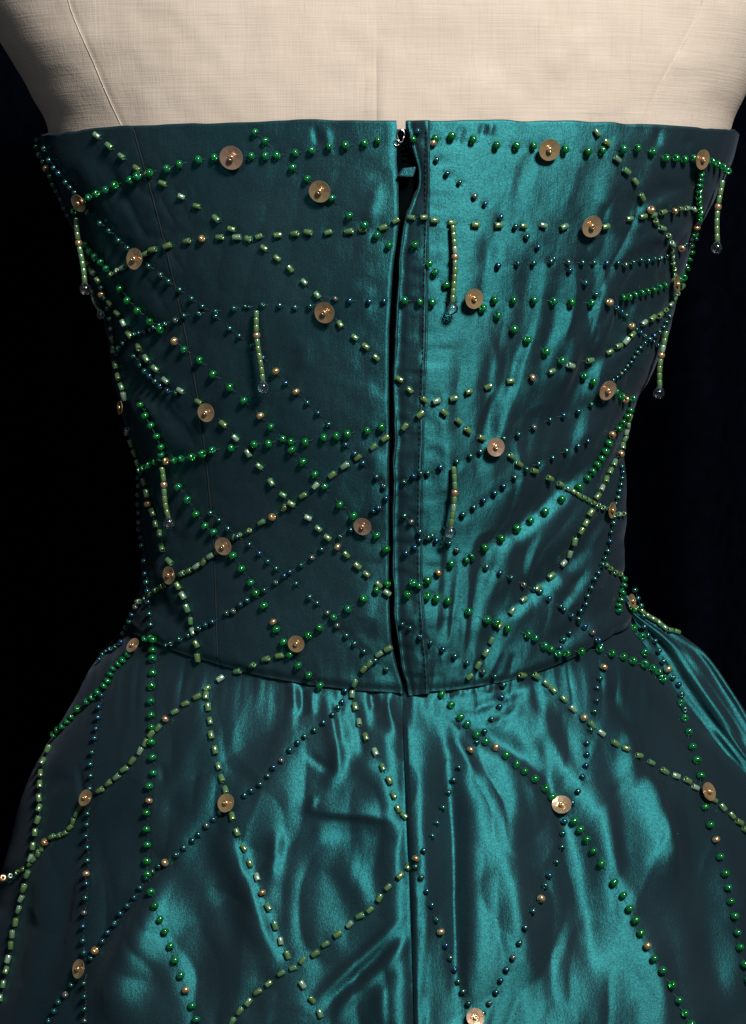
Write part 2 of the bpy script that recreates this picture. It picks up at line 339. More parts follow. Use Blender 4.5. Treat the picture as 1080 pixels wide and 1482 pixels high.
def splat(x, y, amp, sg):
    x0, y0, r = int(x) + 40, int(y) + 40, int(sg * 2.6) + 1
    a0, a1, b0, b1 = max(y0 - r, 0), min(y0 + r + 1, 1560), max(x0 - r, 0), min(x0 + r + 1, 1180)
    if a0 >= a1 or b0 >= b1:
        return
    gy, gx = np.mgrid[a0:a1, b0:b1]
    PULL[a0:a1, b0:b1] += amp * np.exp(-((gx - 40 - x) ** 2 + (gy - 40 - y) ** 2) / (sg * sg))


for _k, _t in STR:
    for _run in _t.split('|'):
        _p = [tuple(float(v) for v in w_.rstrip('GTSO').split(',')) for w_ in _run.split()]
        for _i, (_x, _y) in enumerate(_p):
            splat(_x, _y, -0.42 * random.uniform(0.3, 1.5), 7)
            if _i:
                splat((_x + _p[_i - 1][0]) / 2, (_y + _p[_i - 1][1]) / 2, -0.12 * random.uniform(0, 1.5), 6)
for _x, _y, _r in SEQ:
    splat(_x, _y, -0.4, 12)


def pull(X, Y):
    fx, fy = np.clip(X + 40, 0, 1178), np.clip(Y + 40, 0, 1558)
    xi, yi = fx.astype(int), fy.astype(int)
    dx, dy = fx - xi, fy - yi
    return (PULL[yi, xi] * (1 - dx) + PULL[yi, xi + 1] * dx) * (1 - dy) + (PULL[yi + 1, xi] * (1 - dx) + PULL[yi + 1, xi + 1] * dx) * dy


def bodice_field(X, Y):
    h = 7.0 * np.exp(-((X - 592) / 150.0) ** 2) * np.clip((1010 - Y) / 120, 0, 1)
    right = 1 / (1 + np.exp(-(X - 640) / 40))
    for pts, wd, am, sk in BODICE_STROKES:
        h = h + stroke(X, Y, pts, wd, am * 1.5, sk)
    wob = 20 * vnoise(X / 70 + 8, Y / 90)
    U, V = X + 0.28 * (Y - 600) * right + wob, Y - 0.2 * X
    calm = np.clip((Y - 230) / 220, 0.25, 1)
    h = h + right * calm * (0.7 * np.abs(vnoise(U / 46, V / 140)) + 0.45 * vnoise(U / 22 + 9, V / 60) - 3.4 * np.clip(vnoise(U / 38 + 4.3, V / 95) - 0.12, 0, 1) ** 1.4) + (1 - right) * 0.22 * vnoise(X / 60 + 40, Y / 110)
    h = h + 0.16 * vnoise(X / 22 + 5, Y / 26) + 0.05 * vnoise(X / 9 + 50, Y / 10) + pull(X, Y)
    h = h + 0.5 * np.exp(-((X - SEAM(Y)) / 22.0) ** 2) * vnoise(X / 16, Y / 13 + 5) * 0.35
    # puckers beside the placket and crinkles at the sides
    h = h + 0.40 * np.exp(-((X - 625) / 30.0) ** 2) * vnoise(X / 24, Y / 13 + 31) + 0.35 * np.exp(-((X - 545) / 30.0) ** 2) * vnoise(X / 24, Y / 17 + 31)
    sd_ = np.clip((np.abs(X - 560) - 250) / 80, 0, 1)
    h = h + sd_ * np.clip((Y - 200) / 130, 0.12, 1) * (1.1 * np.abs(vnoise((X + np.sign(X - 560) * 0.5 * Y) / 26 + 5, (Y - np.sign(X - 560) * 0.5 * X) / 70)) + 0.4 * vnoise(X / 13, Y / 17 + 60))
    h = h + 0.45 * np.abs(vnoise(X / 48 + 11 + 0.3 * Y / 60, Y / 75 + 44 - 0.2 * X / 60))
    # puckers along the waist seam
    h = h + np.clip(1 - (1005 - Y) / 60, 0, 1) * 0.45 * vnoise(X / 11, Y / 90)
    return h * 1e-3


def skirt_field(X, Y):
    h = np.zeros(X.shape)
    for pts, wd, am, sk in SKIRT_STROKES:
        h = h + stroke(X, Y, pts, wd, am * (1.5 if pts[0][0] < 588 else (2.0 if pts[0][0] > 860 else 1.1)), sk)
    near = np.clip((Y - 985) / 120, 0, 1)
    rad = (X - 600) / (0.55 + 0.0011 * (Y - 960))          # folds fan out from the waist
    h = h + near * (3.0 * vnoise(rad / 85 + 3, Y / 460) + 0.7 * vnoise(rad / 40 + 17, Y / 260) + 0.35 * vnoise(X / 34 + 30, Y / 60))
    h = h + 0.10 * vnoise(X / 14 + 70, Y / 16) + 0.8 * pull(X, Y)
    h = h + np.clip(1 - np.abs(Y - 990) / 75, 0, 1) * (0.8 * vnoise(X / 12 + 8, Y / 130) + 0.9 * np.abs(vnoise(X / 21 + 18, Y / 160)))
    # crumples (ridged) in the cloth
    r = 1 - np.abs(vnoise(X / 75 + 0.5 * Y / 90, Y / 150 - 0.4 * X / 80 + 13))
    h = h + near * 0.6 * r ** 3
    wx = X + 26 * vnoise(X / 120 + 2, Y / 120)
    h = h + near * (3.6 * np.abs(vnoise(wx / 95 + 61, Y / 200 + 0.25 * X / 80)) + 1.3 * np.abs(vnoise(wx / 48 + 23, Y / 90 - 0.35 * X / 60)))
    return h * 1e-3


# ------------------------------------------------------------------ materials
def mat(name):
    m = bpy.data.materials.new(name)
    m.use_nodes = True
    nt = m.node_tree
    return m, nt, nt.nodes['Principled BSDF']


def node(nt, kind, **kw):
    n = nt.nodes.new(kind)
    for k, v in kw.items():
        setattr(n, k, v)
    return n


def ramp(nt, fac, stops):
    r = node(nt, 'ShaderNodeValToRGB')
    e = r.color_ramp.elements
    while len(e) < len(stops):
        e.new(0.5)
    for el, (p, c) in zip(e, stops):
        el.position = p
        el.color = (*c, 1)
    nt.links.new(fac, r.inputs[0])
    return r


def noise(nt, scale, detail=2.0, rough=0.5, vec=None):
    n = node(nt, 'ShaderNodeTexNoise')
    n.inputs['Scale'].default_value = scale
    n.inputs['Detail'].default_value = detail
    n.inputs['Roughness'].default_value = rough
    if vec is not None:
        nt.links.new(vec, n.inputs['Vector'])
    return n


def scaled(nt, sx, sy, sz):
    tc = node(nt, 'ShaderNodeTexCoord')
    mp = node(nt, 'ShaderNodeMapping')
    mp.inputs['Scale'].default_value = (sx, sy, sz)
    nt.links.new(tc.outputs['Object'], mp.inputs['Vector'])
    return mp.outputs[0]


def bump(nt, height, strength, dist, normal=None):
    b = node(nt, 'ShaderNodeBump')
    b.inputs['Strength'].default_value = strength
    b.inputs['Distance'].default_value = dist
    nt.links.new(height, b.inputs['Height'])
    if normal is not None:
        nt.links.new(normal, b.inputs['Normal'])
    return b


def taffeta():
    """shot taffeta: slate warp seen everywhere, lustrous teal weft that only flashes along the light"""
    m, nt, p = mat('teal_taffeta')
    nt.nodes.remove(p)
    mp = scaled(nt, 1, 1, 1)
    slub = noise(nt, 1.0, 3, 0.6, scaled(nt, 700, 700, 90))
    grain = noise(nt, 1500, 2, 0.7, mp)
    cloud = noise(nt, 14, 3, 0.55, mp)
    r = ramp(nt, cloud.outputs[0], [(0.3, (0.007, 0.072, 0.077)), (0.7, (0.010, 0.090, 0.093))])
    mix = node(nt, 'ShaderNodeMixRGB', blend_type='MULTIPLY')
    mix.inputs[0].default_value = 0.85
    g2 = noise(nt, 620, 3, 0.75, scaled(nt, 1, 1, 1.6))
    gm = node(nt, 'ShaderNodeMath', operation='ADD')
    nt.links.new(grain.outputs[0], gm.inputs[0])
    nt.links.new(g2.outputs[0], gm.inputs[1])
    gh = node(nt, 'ShaderNodeMath', operation='MULTIPLY')
    gh.inputs[1].default_value = 0.5
    nt.links.new(gm.outputs[0], gh.inputs[0])
    g = ramp(nt, gh.outputs[0], [(0.34, (0.30, 0.30, 0.30)), (0.66, (1.55, 1.55, 1.55))])
    nt.links.new(r.outputs[0], mix.inputs[1])
    nt.links.new(g.outputs[0], mix.inputs[2])
    gl = node(nt, 'ShaderNodeBsdfAnisotropic', distribution='BECKMANN')
    gl.inputs['Roughness'].default_value = 0.53
    gl.inputs['Anisotropy'].default_value = 0.45
    gl.inputs['Rotation'].default_value = 0.25
    nt.links.new(mix.outputs[0], gl.inputs['Color'])
    tg = node(nt, 'ShaderNodeCombineXYZ')           # the warp runs down the body
    tg.inputs[2].default_value = 1.0
    nt.links.new(tg.outputs[0], gl.inputs['Tangent'])
    df = node(nt, 'ShaderNodeBsdfDiffuse')
    dr = ramp(nt, cloud.outputs[0], [(0.35, (0.0070, 0.0125, 0.0160)), (0.65, (0.0105, 0.0160, 0.0205))])
    nt.links.new(dr.outputs[0], df.inputs['Color'])
    sh = node(nt, 'ShaderNodeBsdfSheen')
    sh.inputs['Color'].default_value = (0.040, 0.047, 0.062, 1)
    sh.inputs['Roughness'].default_value = 0.4
    b1 = bump(nt, gh.outputs[0], 0.8, 0.0003)
    b2 = bump(nt, slub.outputs[0], 0.3, 0.0003, b1.outputs[0])
    gb = node(nt, 'ShaderNodeBsdfAnisotropic', distribution='GGX')
    gb.inputs['Color'].default_value = (0.0018, 0.0100, 0.0130, 1)
    gb.inputs['Roughness'].default_value = 0.68
    for x in (gl, df, sh, gb):
        nt.links.new(b2.outputs[0], x.inputs['Normal'])
    a3 = node(nt, 'ShaderNodeAddShader')
    a1 = node(nt, 'ShaderNodeAddShader')
    a2 = node(nt, 'ShaderNodeAddShader')
    nt.links.new(gl.outputs[0], a3.inputs[0])
    nt.links.new(gb.outputs[0], a3.inputs[1])
    nt.links.new(a3.outputs[0], a1.inputs[0])
    nt.links.new(df.outputs[0], a1.inputs[1])
    nt.links.new(a1.outputs[0], a2.inputs[0])
    nt.links.new(sh.outputs[0], a2.inputs[1])
    nt.links.new(a2.outputs[0], nt.nodes['Material Output'].inputs['Surface'])
    return m


def linen():
    m, nt, p = mat('form_linen')
    tc = node(nt, 'ShaderNodeTexCoord')
    tv = noise(nt, 1, 2, 0.6, scaled(nt, 1100, 1100, 45))      # single warp and weft threads
    th = noise(nt, 1, 2, 0.6, scaled(nt, 45, 45, 1150))
    weave = node(nt, 'ShaderNodeMath', operation='ADD')
    nt.links.new(tv.outputs[0], weave.inputs[0])
    nt.links.new(th.outputs[0], weave.inputs[1])
    sv = noise(nt, 1, 4, 0.65, scaled(nt, 420, 420, 16))
    sh = noise(nt, 1, 4, 0.65, scaled(nt, 18, 18, 520))
    spot = noise(nt, 26, 4, 0.6, tc.outputs['Object'])
    base_c = ramp(nt, spot.outputs[0], [(0.3, (0.465, 0.395, 0.325)), (0.7, (0.525, 0.452, 0.378))])
    v = ramp(nt, sv.outputs[0], [(0.25, (0.70, 0.66, 0.60)), (0.42, (1, 1, 1)), (0.68, (1.0, 1.0, 1.0)), (0.8, (1.12, 1.1, 1.06))])
    h = ramp(nt, sh.outputs[0], [(0.25, (0.72, 0.68, 0.62)), (0.4, (1, 1, 1)), (0.68, (1.0, 1.0, 1.0)), (0.8, (1.12, 1.1, 1.06))])
    hw = node(nt, 'ShaderNodeMath', operation='MULTIPLY')
    hw.inputs[1].default_value = 0.5
    nt.links.new(weave.outputs[0], hw.inputs[0])
    wr = ramp(nt, hw.outputs[0], [(0.34, (0.86, 0.845, 0.82)), (0.66, (1.07, 1.07, 1.07))])
    cur = base_c.outputs[0]
    for x in (v, h, wr):
        mx = node(nt, 'ShaderNodeMixRGB', blend_type='MULTIPLY')
        mx.inputs[0].default_value = 0.32
        nt.links.new(cur, mx.inputs[1])
        nt.links.new(x.outputs[0], mx.inputs[2])
        cur = mx.outputs[0]
    nt.links.new(cur, p.inputs['Base Color'])
    p.inputs['Roughness'].default_value = 0.9
    p.inputs['Specular IOR Level'].default_value = 0.2
    b = bump(nt, weave.outputs[0], 0.5, 0.0003)
    b2 = bump(nt, sv.outputs[0], 0.25, 0.0005, b.outputs[0])
    b3 = bump(nt, sh.outputs[0], 0.25, 0.0005, b2.outputs[0])
    nt.links.new(b3.outputs[0], p.inputs['Normal'])
    return m


def bead_mat(name, stops, rough=0.1, metallic=0.0, trans=0.0, film=0.0, coat=0.0, ior=1.5):
    m, nt, p = mat(name)
    oi = node(nt, 'ShaderNodeObjectInfo')
    ge = node(nt, 'ShaderNodeNewGeometry')
    ad = node(nt, 'ShaderNodeMath', operation='ADD')
    fr = node(nt, 'ShaderNodeMath', operation='FRACT')
    nt.links.new(oi.outputs['Random'], ad.inputs[0])
    nt.links.new(ge.outputs['Random Per Island'], ad.inputs[1])
    nt.links.new(ad.outputs[0], fr.inputs[0])
    r = ramp(nt, fr.outputs[0], stops)
    nt.links.new(r.outputs[0], p.inputs['Base Color'])
    p.inputs['Roughness'].default_value = rough
    p.inputs['Metallic'].default_value = metallic
    p.inputs['Transmission Weight'].default_value = trans
    p.inputs['IOR'].default_value = ior
    p.inputs['Coat Weight'].default_value = coat
    p.inputs['Coat Roughness'].default_value = 0.18
    if film:
        mr = node(nt, 'ShaderNodeMapRange')
        mr.inputs['To Min'].default_value = film * 0.6
        mr.inputs['To Max'].default_value = film * 1.4
        nt.links.new(fr.outputs[0], mr.inputs['Value'])
        nt.links.new(mr.outputs[0], p.inputs['Thin Film Thickness'])
        p.inputs['Thin Film IOR'].default_value = 1.7
    return m


def plain(name, color, rough=0.6, metallic=0.0, scale=300.0, var=0.25):
    m, nt, p = mat(name)
    n = noise(nt, scale, 3, 0.6, scaled(nt, 1, 1, 1))
    lo = tuple(c * (1 - var) for c in color)
    hi = tuple(c * (1 + var) for c in color)
    r = ramp(nt, n.outputs[0], [(0.3, lo), (0.7, hi)])
    nt.links.new(r.outputs[0], p.inputs['Base Color'])
    p.inputs['Roughness'].default_value = rough
    p.inputs['Metallic'].default_value = metallic
    b = bump(nt, n.outputs[0], 0.3, 0.0003)
    nt.links.new(b.outputs[0], p.inputs['Normal'])
    return m


M = {}
M['taffeta'] = taffeta()
M['linen'] = linen()
M['velvet'] = plain('black_velvet', (0.0012, 0.0016, 0.0036), 1.0, 0, 60, 0.4)
M['velvet'].node_tree.nodes['Principled BSDF'].inputs['Specular IOR Level'].default_value = 0.0
M['tape'] = plain('zipper_tape', (0.0012, 0.002, 0.0025), 1.0)
M['tape'].node_tree.nodes['Principled BSDF'].inputs['Specular IOR Level'].default_value = 0.02
M['thread'] = plain('sewing_thread', (0.015, 0.05, 0.05), 0.55)
M['seam_thread'] = plain('dark_seam_thread', (0.003, 0.008, 0.010), 0.9)
M['linen_thread'] = plain('linen_thread', (0.55, 0.48, 0.40), 0.8)
M['steel'] = plain('hook_steel', (0.6, 0.6, 0.6), 0.25, 1.0, 400, 0.1)
M['green'] = bead_mat('emerald_glass', [(0.0, (0.004, 0.30, 0.035)), (0.5, (0.006, 0.42, 0.075)), (1.0, (0.004, 0.32, 0.12))], 0.08, 0.05, 0.72, 0, 1.0)
M['tube'] = bead_mat('olive_tube_glass', [(0.0, (0.11, 0.20, 0.065)), (0.4, (0.13, 0.25, 0.09)), (0.8, (0.10, 0.25, 0.11)), (1.0, (0.30, 0.46, 0.33))], 0.2, 0.3, 0.15, 0, 1.0)
M['teal'] = bead_mat('teal_iris_glass', [(0.0, (0.012, 0.075, 0.075)), (0.35, (0.01, 0.12, 0.09)), (0.6, (0.01, 0.06, 0.13)), (0.85, (0.02, 0.11, 0.10)), (1.0, (0.16, 0.17, 0.14))], 0.17, 0.6, 0.0, 330, 0.8)
M['gold'] = bead_mat('amber_gold_glass', [(0.0, (0.66, 0.40, 0.14)), (0.5, (0.74, 0.44, 0.24)), (1.0, (0.76, 0.54, 0.26))], 0.2, 0.75, 0.2, 0, 1.0)
M['sequin'] = bead_mat('rose_gold_sequin', [(0.0, (0.50, 0.34, 0.17)), (0.5, (0.56, 0.41, 0.20)), (1.0, (0.60, 0.40, 0.28))], 0.22, 0.55, 0.3, 0, 1.0)
M['crystal'] = bead_mat('clear_crystal', [(0, (0.95, 0.98, 0.97)), (1, (0.98, 1, 0.99))], 0.03, 0, 1.0, 0, 1.0, 1.5)


# ------------------------------------------------------------------ mesh helpers
def link(o, parent=None):
    COL.objects.link(o)
    if parent is not None:
        o.parent = parent
    return o


def mesh_obj(name, verts, faces, material, parent=None, smooth=True):
    me = bpy.data.meshes.new(name)
    me.from_pydata([tuple(v) for v in verts], [], faces)
    if smooth:
        me.polygons.foreach_set('use_smooth', [True] * len(me.polygons))
    me.materials.append(material)
    me.update()
    return link(bpy.data.objects.new(name, me), parent)


def grid_obj(name, P, material, parent=None):
    """P: (rows, cols, 3), rows from top to bottom, columns left to right as the camera sees them"""
    r, c = P.shape[:2]
    i = np.arange(r - 1)[:, None] * c + np.arange(c - 1)[None]
    q = np.stack([i, i + c, i + c + 1, i + 1], -1).reshape(-1, 4)
    me = bpy.data.meshes.new(name)
    me.vertices.add(r * c)
    me.vertices.foreach_set('co', P.reshape(-1))
    n = len(q)
    me.loops.add(n * 4)
    me.loops.foreach_set('vertex_index', q.reshape(-1).astype(np.int32))
    me.polygons.add(n)
    me.polygons.foreach_set('loop_start', np.arange(0, n * 4, 4, dtype=np.int32))
    me.polygons.foreach_set('use_smooth', np.ones(n, dtype=bool))
    me.update(calc_edges=True)
    me.validate()
    me.materials.append(material)
    return link(bpy.data.objects.new(name, me), parent)


def tube_mesh(pts, rad, sides=5, closed_ends=True):
    pts = [Vector(p) for p in pts]
    V, Fc = [], []
    for i, p in enumerate(pts):
        a = pts[max(i - 1, 0)]
        b = pts[min(i + 1, len(pts) - 1)]
        t = (b - a).normalized() if (b - a).length > 1e-9 else Vector((0, 0, 1))
        u = t.cross(Vector((0.13, 1, 0.07))).normalized()
        v = t.cross(u)
        for k in range(sides):
            an = 2 * math.pi * k / sides
            V.append(p + (u * math.cos(an) + v * math.sin(an)) * rad)
    for i in range(len(pts) - 1):
        for k in range(sides):
            k2 = (k + 1) % sides
            Fc.append((i * sides + k, i * sides + k2, (i + 1) * sides + k2, (i + 1) * sides + k))
    if closed_ends:
        Fc.append(tuple(range(sides))[::-1])
        Fc.append(tuple((len(pts) - 1) * sides + k for k in range(sides)))
    return V, Fc


def lathe(profile, seg):
    """profile: (radius, height) pairs, closed loop; axis Z"""
    V, Fc = [], []
    n = len(profile)
    for k in range(seg):
        an = 2 * math.pi * k / seg
        for r, h in profile:
            V.append((r * math.cos(an), r * math.sin(an), h))
    for k in range(seg):
        k2 = (k + 1) % seg
        for i in range(n):
            j = (i + 1) % n
            Fc.append((k * n + i, k2 * n + i, k2 * n + j, k * n + j))
    return V, Fc


def raw_mesh(name, V, Fc, material, smooth=True):
    me = bpy.data.meshes.new(name)
    me.from_pydata([tuple(v) for v in V], [], Fc)
    me.polygons.foreach_set('use_smooth', [smooth] * len(me.polygons))
    me.materials.append(material)
    me.update()
    return me


def empty(name, loc, parent=None):
    o = bpy.data.objects.new(name, None)
    o.empty_display_size = 0.02
    o.location = loc
    return link(o, parent)


def tag(o, label=None, cat=None, group=None, kind=None):
    for k, v in (('label', label), ('category', cat), ('group', group), ('kind', kind)):
        if v:
            o[k] = v
    return o


# ------------------------------------------------------------------ backdrop
xx = np.linspace(-1.7, 1.7, 420)
zz = np.linspace(0.95, -1.1, 60)
X, Z = np.meshgrid(xx, zz)
Y = 0.62 + 0.030 * np.sin(X * 34 + 0.9 * np.sin(X * 7 + Z * 0.8)) + 0.015 * np.sin(X * 61 + 2 * Z) + 0.02 * vnoise(X * 6 + 40, Z * 1.5)
cur = grid_obj('curtain', np.stack([X, Y, Z], -1), M['velvet'])
tag(cur, 'black velvet curtain hanging in soft folds behind the dress form', 'curtain')

# ------------------------------------------------------------------ dress form
form = empty('dress_form', (0, 0.12, -0.75))
tag(form, 'beige linen dress form showing bare above the strapless teal gown', 'dress form')
FORM_INV = Matrix.Translation((0, -0.12, 0.75))


def put(o, parent):
    """parent keeping the mesh in world coordinates"""
    o.parent = parent
    o.matrix_parent_inverse = Matrix.Translation(parent.location).inverted()
    return o


SEAM_L = curve([(-420, 60), (-150, 70), (0, 93), (60, 118), (120, 143), (190, 173), (400, 250)])
SEAM_R = curve([(-420, 1010), (-150, 1045), (0, 1022), (60, 995), (120, 963), (190, 935), (400, 860)])
zf = np.concatenate([np.linspace(0.50, 0.16, 190), np.linspace(0.15, -0.075, 30)])


def form_panel(t0, t1, cols, grooves):
    t = t0[:, None] + (t1 - t0)[:, None] * np.linspace(0, 1, cols)[None]
    zg = np.repeat(zf[:, None], cols, 1)
    p = base(zg, t)
    n = normals(p)
    off = np.interp(zg, [0.10, 0.165], [-0.013, -0.005])
    px, py = project(p)
    front = np.cos(t) > 0
    off = off + np.where(front, 0.0007 * vnoise(px / 90, py / 70) + 0.0003 * vnoise(px / 30, py / 30), 0)
    for g, dep, wd in grooves:
        off = off - np.where(front, dep * np.exp(-((px - g(py)) / wd) ** 2), 0)
    # the raised line of the centre-back seam allowance
    off = off + np.where(front, 0.0008 * np.exp(-((px - 556) / 11.0) ** 2) - 0.0006 * np.exp(-((px - 545) / 3.5) ** 2), 0)
    return p + n * off[..., None]


pyf = project(base(zf, np.zeros_like(zf)))[1]
tl, tr = t_at(zf, SEAM_L(pyf)), t_at(zf, SEAM_R(pyf))
tc_ = t_at(zf, np.full_like(zf, 545.0))
half = np.full_like(zf, math.pi / 2)
gr = [(SEAM_L, 0.00025, 5.0), (SEAM_R, 0.00025, 5.0)]
for a0, a1, cn in ((-half, tl, 60), (tl, tc_, 150), (tc_, tr, 150), (tr, half, 60), (half, 2 * half, 40), (2 * half, 3 * half, 40)):
    pn = form_panel(a0, a1, cn, gr)
    put(grid_obj('cover_panel', pn, M['linen']), form)
    if a0 is tl or a0 is tr:
        sp = [Vector(q) + Vector((0.00005 * math.sin(i * 1.9), -0.0002, 0)) for i, q in enumerate(pn[60:200, 0])]
        V, Fc = tube_mesh(sp, 0.00020, 5)
        put(mesh_obj('seam', V, Fc, M['linen_thread']), form)
# neck cap closing the top
a_, c_, y_, b_ = [float(v) for v in section(np.array(0.5))]
cap = [(c_ + (a_ - .005) * math.sin(k * math.pi / 16), y_ + b_ - (b_ - .005) * math.cos(k * math.pi / 16), 0.50) for k in range(32)]
put(mesh_obj('neck_cap', cap, [tuple(range(32))], M['linen'], smooth=False), form)

# ------------------------------------------------------------------ the gown
gown = empty('evening_gown', (0, 0.06, -0.75))
tag(gown, 'strapless dark teal taffeta gown with zipped back and green beaded lattice', 'gown')
colliders = []

XL = curve([(150, 573), (180, 574), (200, 575), (230, 574), (260, 576), (310, 577), (400, 568), (500, 563), (700, 563), (850, 563), (920, 566), (960, 574), (1010, 586), (1060, 588)])
XP = curve([(150, 586), (180, 588), (200, 592), (225, 600), (250, 604), (262, 604), (285, 597), (310, 587), (350, 579), (420, 572), (480, 569), (560, 567), (700, 567),
            (800, 566), (880, 569), (950, 577), (990, 586), (1010, 590), (1030, 592)])
XS = curve([(150, 622), (190, 620), (300, 619), (400, 617), (480, 616), (600, 611), (800, 608), (900, 612), (960, 618), (1005, 620), (1030, 620)])
SEAM = curve([(150, 185), (192, 195), (300, 225), (400, 250), (500, 272), (600, 290), (700, 302), (800, 310), (955, 315), (1050, 318)])
XZ = curve([(960, 584), (1010, 584), (1060, 584), (1150, 587), (1300, 594), (1482, 600), (1800, 612), (2400, 640)])

# hem and waist heights as functions of the angle
TT = np.linspace(-math.pi / 2, math.pi / 2, 81)
top_px = np.interp(np.sin(TT), np.linspace(-1, 1, 9), [62, 195, 310, 430, 560, 690, 815, 945, 1066])
top_py = np.interp(top_px, [60, 140, 250, 400, 480, 560, 590, 700, 900, 1000, 1070], [193, 189, 183, 179, 177, 178, 178, 176, 181, 185, 188])
ztop_s = np.array([float(z_at(np.array(a), np.array(b))) for a, b in zip(np.clip(top_px, 80, 1050), top_py)])
Z_TOP_MID = float(np.interp(0, TT, ztop_s))
wpx = np.array([215, 235, 300, 360, 450, 520, 590, 660, 740, 800, 860, 893])
wpy = np.array([925, 935, 958, 975, 991, 999, 1003, 998, 985, 966, 935, 916])
wz = np.array([float(z_at(np.array(float(a)), np.array(float(b)))) for a, b in zip(wpx, wpy)])
wt = np.array([float(t_at(np.array(z), float(a))) for z, a in zip(wz, wpx)])


def z_top(t):
    tt = np.where(np.abs(t) > math.pi / 2, np.sign(t) * math.pi - t, t)
    return np.interp(tt, TT, ztop_s) + 0.0008 * vnoise(tt * 16 + 5, tt * 0 + 2.5)


def z_waist(t):
    tt = np.where(np.abs(t) > math.pi / 2, np.sign(t) * math.pi - t, t)
    return np.interp(tt, wt, wz)


def smooth_rows(n0):
    return np.linspace(0, 1, n0)


def cloth_panel(name, edge0, edge1, cols, rows, zt, zb, field, edges, lip=True, tshift=None, extra=None, parent=gown, power=1.0):
    """edge0 / edge1: functions of the pixel row or constant angles; edges: (depth mm, width px) of the turned-in left and right edge"""
    v = smooth_rows(rows) ** power
    zc = zt(np.zeros(1))[0] + (zb(np.zeros(1))[0] - zt(np.zeros(1))[0]) * v
    pyc = project(base(zc, np.zeros_like(zc)))[1]

    def ang(e):
        if callable(e):
            t = np.zeros_like(zc)
            for _ in range(4):
                z = zt(t) + (zb(t) - zt(t)) * v
                q = project(base(z, t))[1]
                t = t_at(z, e(q))
            return t
        return np.full_like(zc, e)
    t0, t1 = ang(edge0), ang(edge1)
    u = np.linspace(0, 1, cols)
    t = t0[:, None] + (t1 - t0)[:, None] * u[None]
    z = zt(t) + (zb(t) - zt(t)) * v[:, None]
    p = base(z, t)
    n = normals(p)
    X, Y = project(p)
    fade = np.clip(np.cos(t) / 0.10, 0, 1)
    off = field(X, Y) * fade
    wpx_ = (t1 - t0)[:, None]
    for side, (dep, wid) in zip((0, 1), edges):
        if dep:
            d = np.abs(X - (X[:, :1] if side == 0 else X[:, -1:]))
            off = off - dep * 1e-3 * np.exp(-(d / wid) ** 2)
    if extra is not None:
        off = off + extra(X, Y, u[None] + 0 * t, v[:, None] + 0 * t)
    P = p + n * off[..., None]
    if lip:      # the hem turned to the inside
        top = P[0]
        n0 = n[0]
        rows_in = [top - n0 * 0.0045 + np.array([0, 0, -0.012]), top - n0 * 0.0042 + np.array([0, 0, -0.001]), top - n0 * 0.003 + np.array([0, 0, 0.0006]), top - n0 * 0.0012 + np.array([0, 0, 0.0009])]
        P = np.concatenate([np.stack(rows_in), P], 0)
    o = put(grid_obj(name, P, M['taffeta']), parent)
    return o, P


def bottom_dip(dep, wid):
    def f(X, Y, u, v):
        return -dep * 1e-3 * np.exp(-((1 - v) / wid) ** 2)
    return f


def collide(P):
    colliders.append(P)


HP = math.pi / 2
o, P = cloth_panel('bodice_panel', -HP, SEAM, 110, 360, z_top, z_waist, bodice_field, ((0, 1), (0.35, 1.6)), extra=bottom_dip(2.4, 0.010))
tag(o, 'dark left side panel of the bodice'); collide(P)
o, P = cloth_panel('bodice_panel', SEAM, XL, 170, 360, z_top, z_waist, bodice_field, ((0.35, 1.6), (0.9, 1.6)), extra=bottom_dip(2.4, 0.010))
tag(o, 'dark left back panel of the bodice beside the zipper'); collide(P)


def right_extra(X, Y, u, v):
    return -2.4e-3 * np.exp(-((1 - v) / 0.010) ** 2)


o, P = cloth_panel('bodice_panel', lambda q: XS(q) - 14, HP, 330, 380, z_top, z_waist, bodice_field, ((1.0, 8), (0, 1)), extra=right_extra)
tag(o, 'shiny right back panel of the bodice'); collide(P)


def placket_extra(X, Y, u, v):
    roll = 1 - np.exp(-(u / 0.035) ** 2)
    body = (0.0004 + 0.0036 * u) * roll - 0.0022 * np.exp(-(u / 0.022) ** 2)
    st = -0.0010 * np.exp(-((u - 0.93) / 0.035) ** 2)
    lean = (0.0008 + 0.0005 * vnoise(X / 90, Y / 45)) * np.exp(-((u - 0.06) / 0.04) ** 2) - 0.0005 * np.exp(-((u - 0.22) / 0.10) ** 2) + 0.0005 * vnoise(X / 60 + 3, Y / 24 + 0.02 * X) * np.sin(u * 3.1) + 0.0003 * vnoise(X / 20 + 3, Y / 11)
    puck = 0.0004 * vnoise(X / 9, Y / 30 + 4) * np.exp(-((u - 0.85) / 0.25) ** 2)
    edge_in = -0.0046 * np.clip((u - 0.95) / 0.05, 0, 1) ** 2
    return body + st + lean + puck + edge_in - 3.4e-3 * np.exp(-((1 - v) / 0.022) ** 2)


o, P = cloth_panel('placket', lambda q: XP(q) + 1.6 * vnoise(q / 37.0, q * 0 + 3.3) + 0.8 * vnoise(q / 13.0, q * 0 + 9.3), lambda q: XS(q) + 2, 60, 380, z_top, lambda t: z_waist(t) - 0.001, bodice_field, ((0, 1), (0, 1)), extra=placket_extra)
tag(o, 'overlapping fabric placket hiding the zipper'); collide(P)
o, P = cloth_panel('bodice_panel', HP, 3 * HP, 80, 80, z_top, z_waist, lambda X, Y: 0 * X, ((0, 1), (0, 1)))

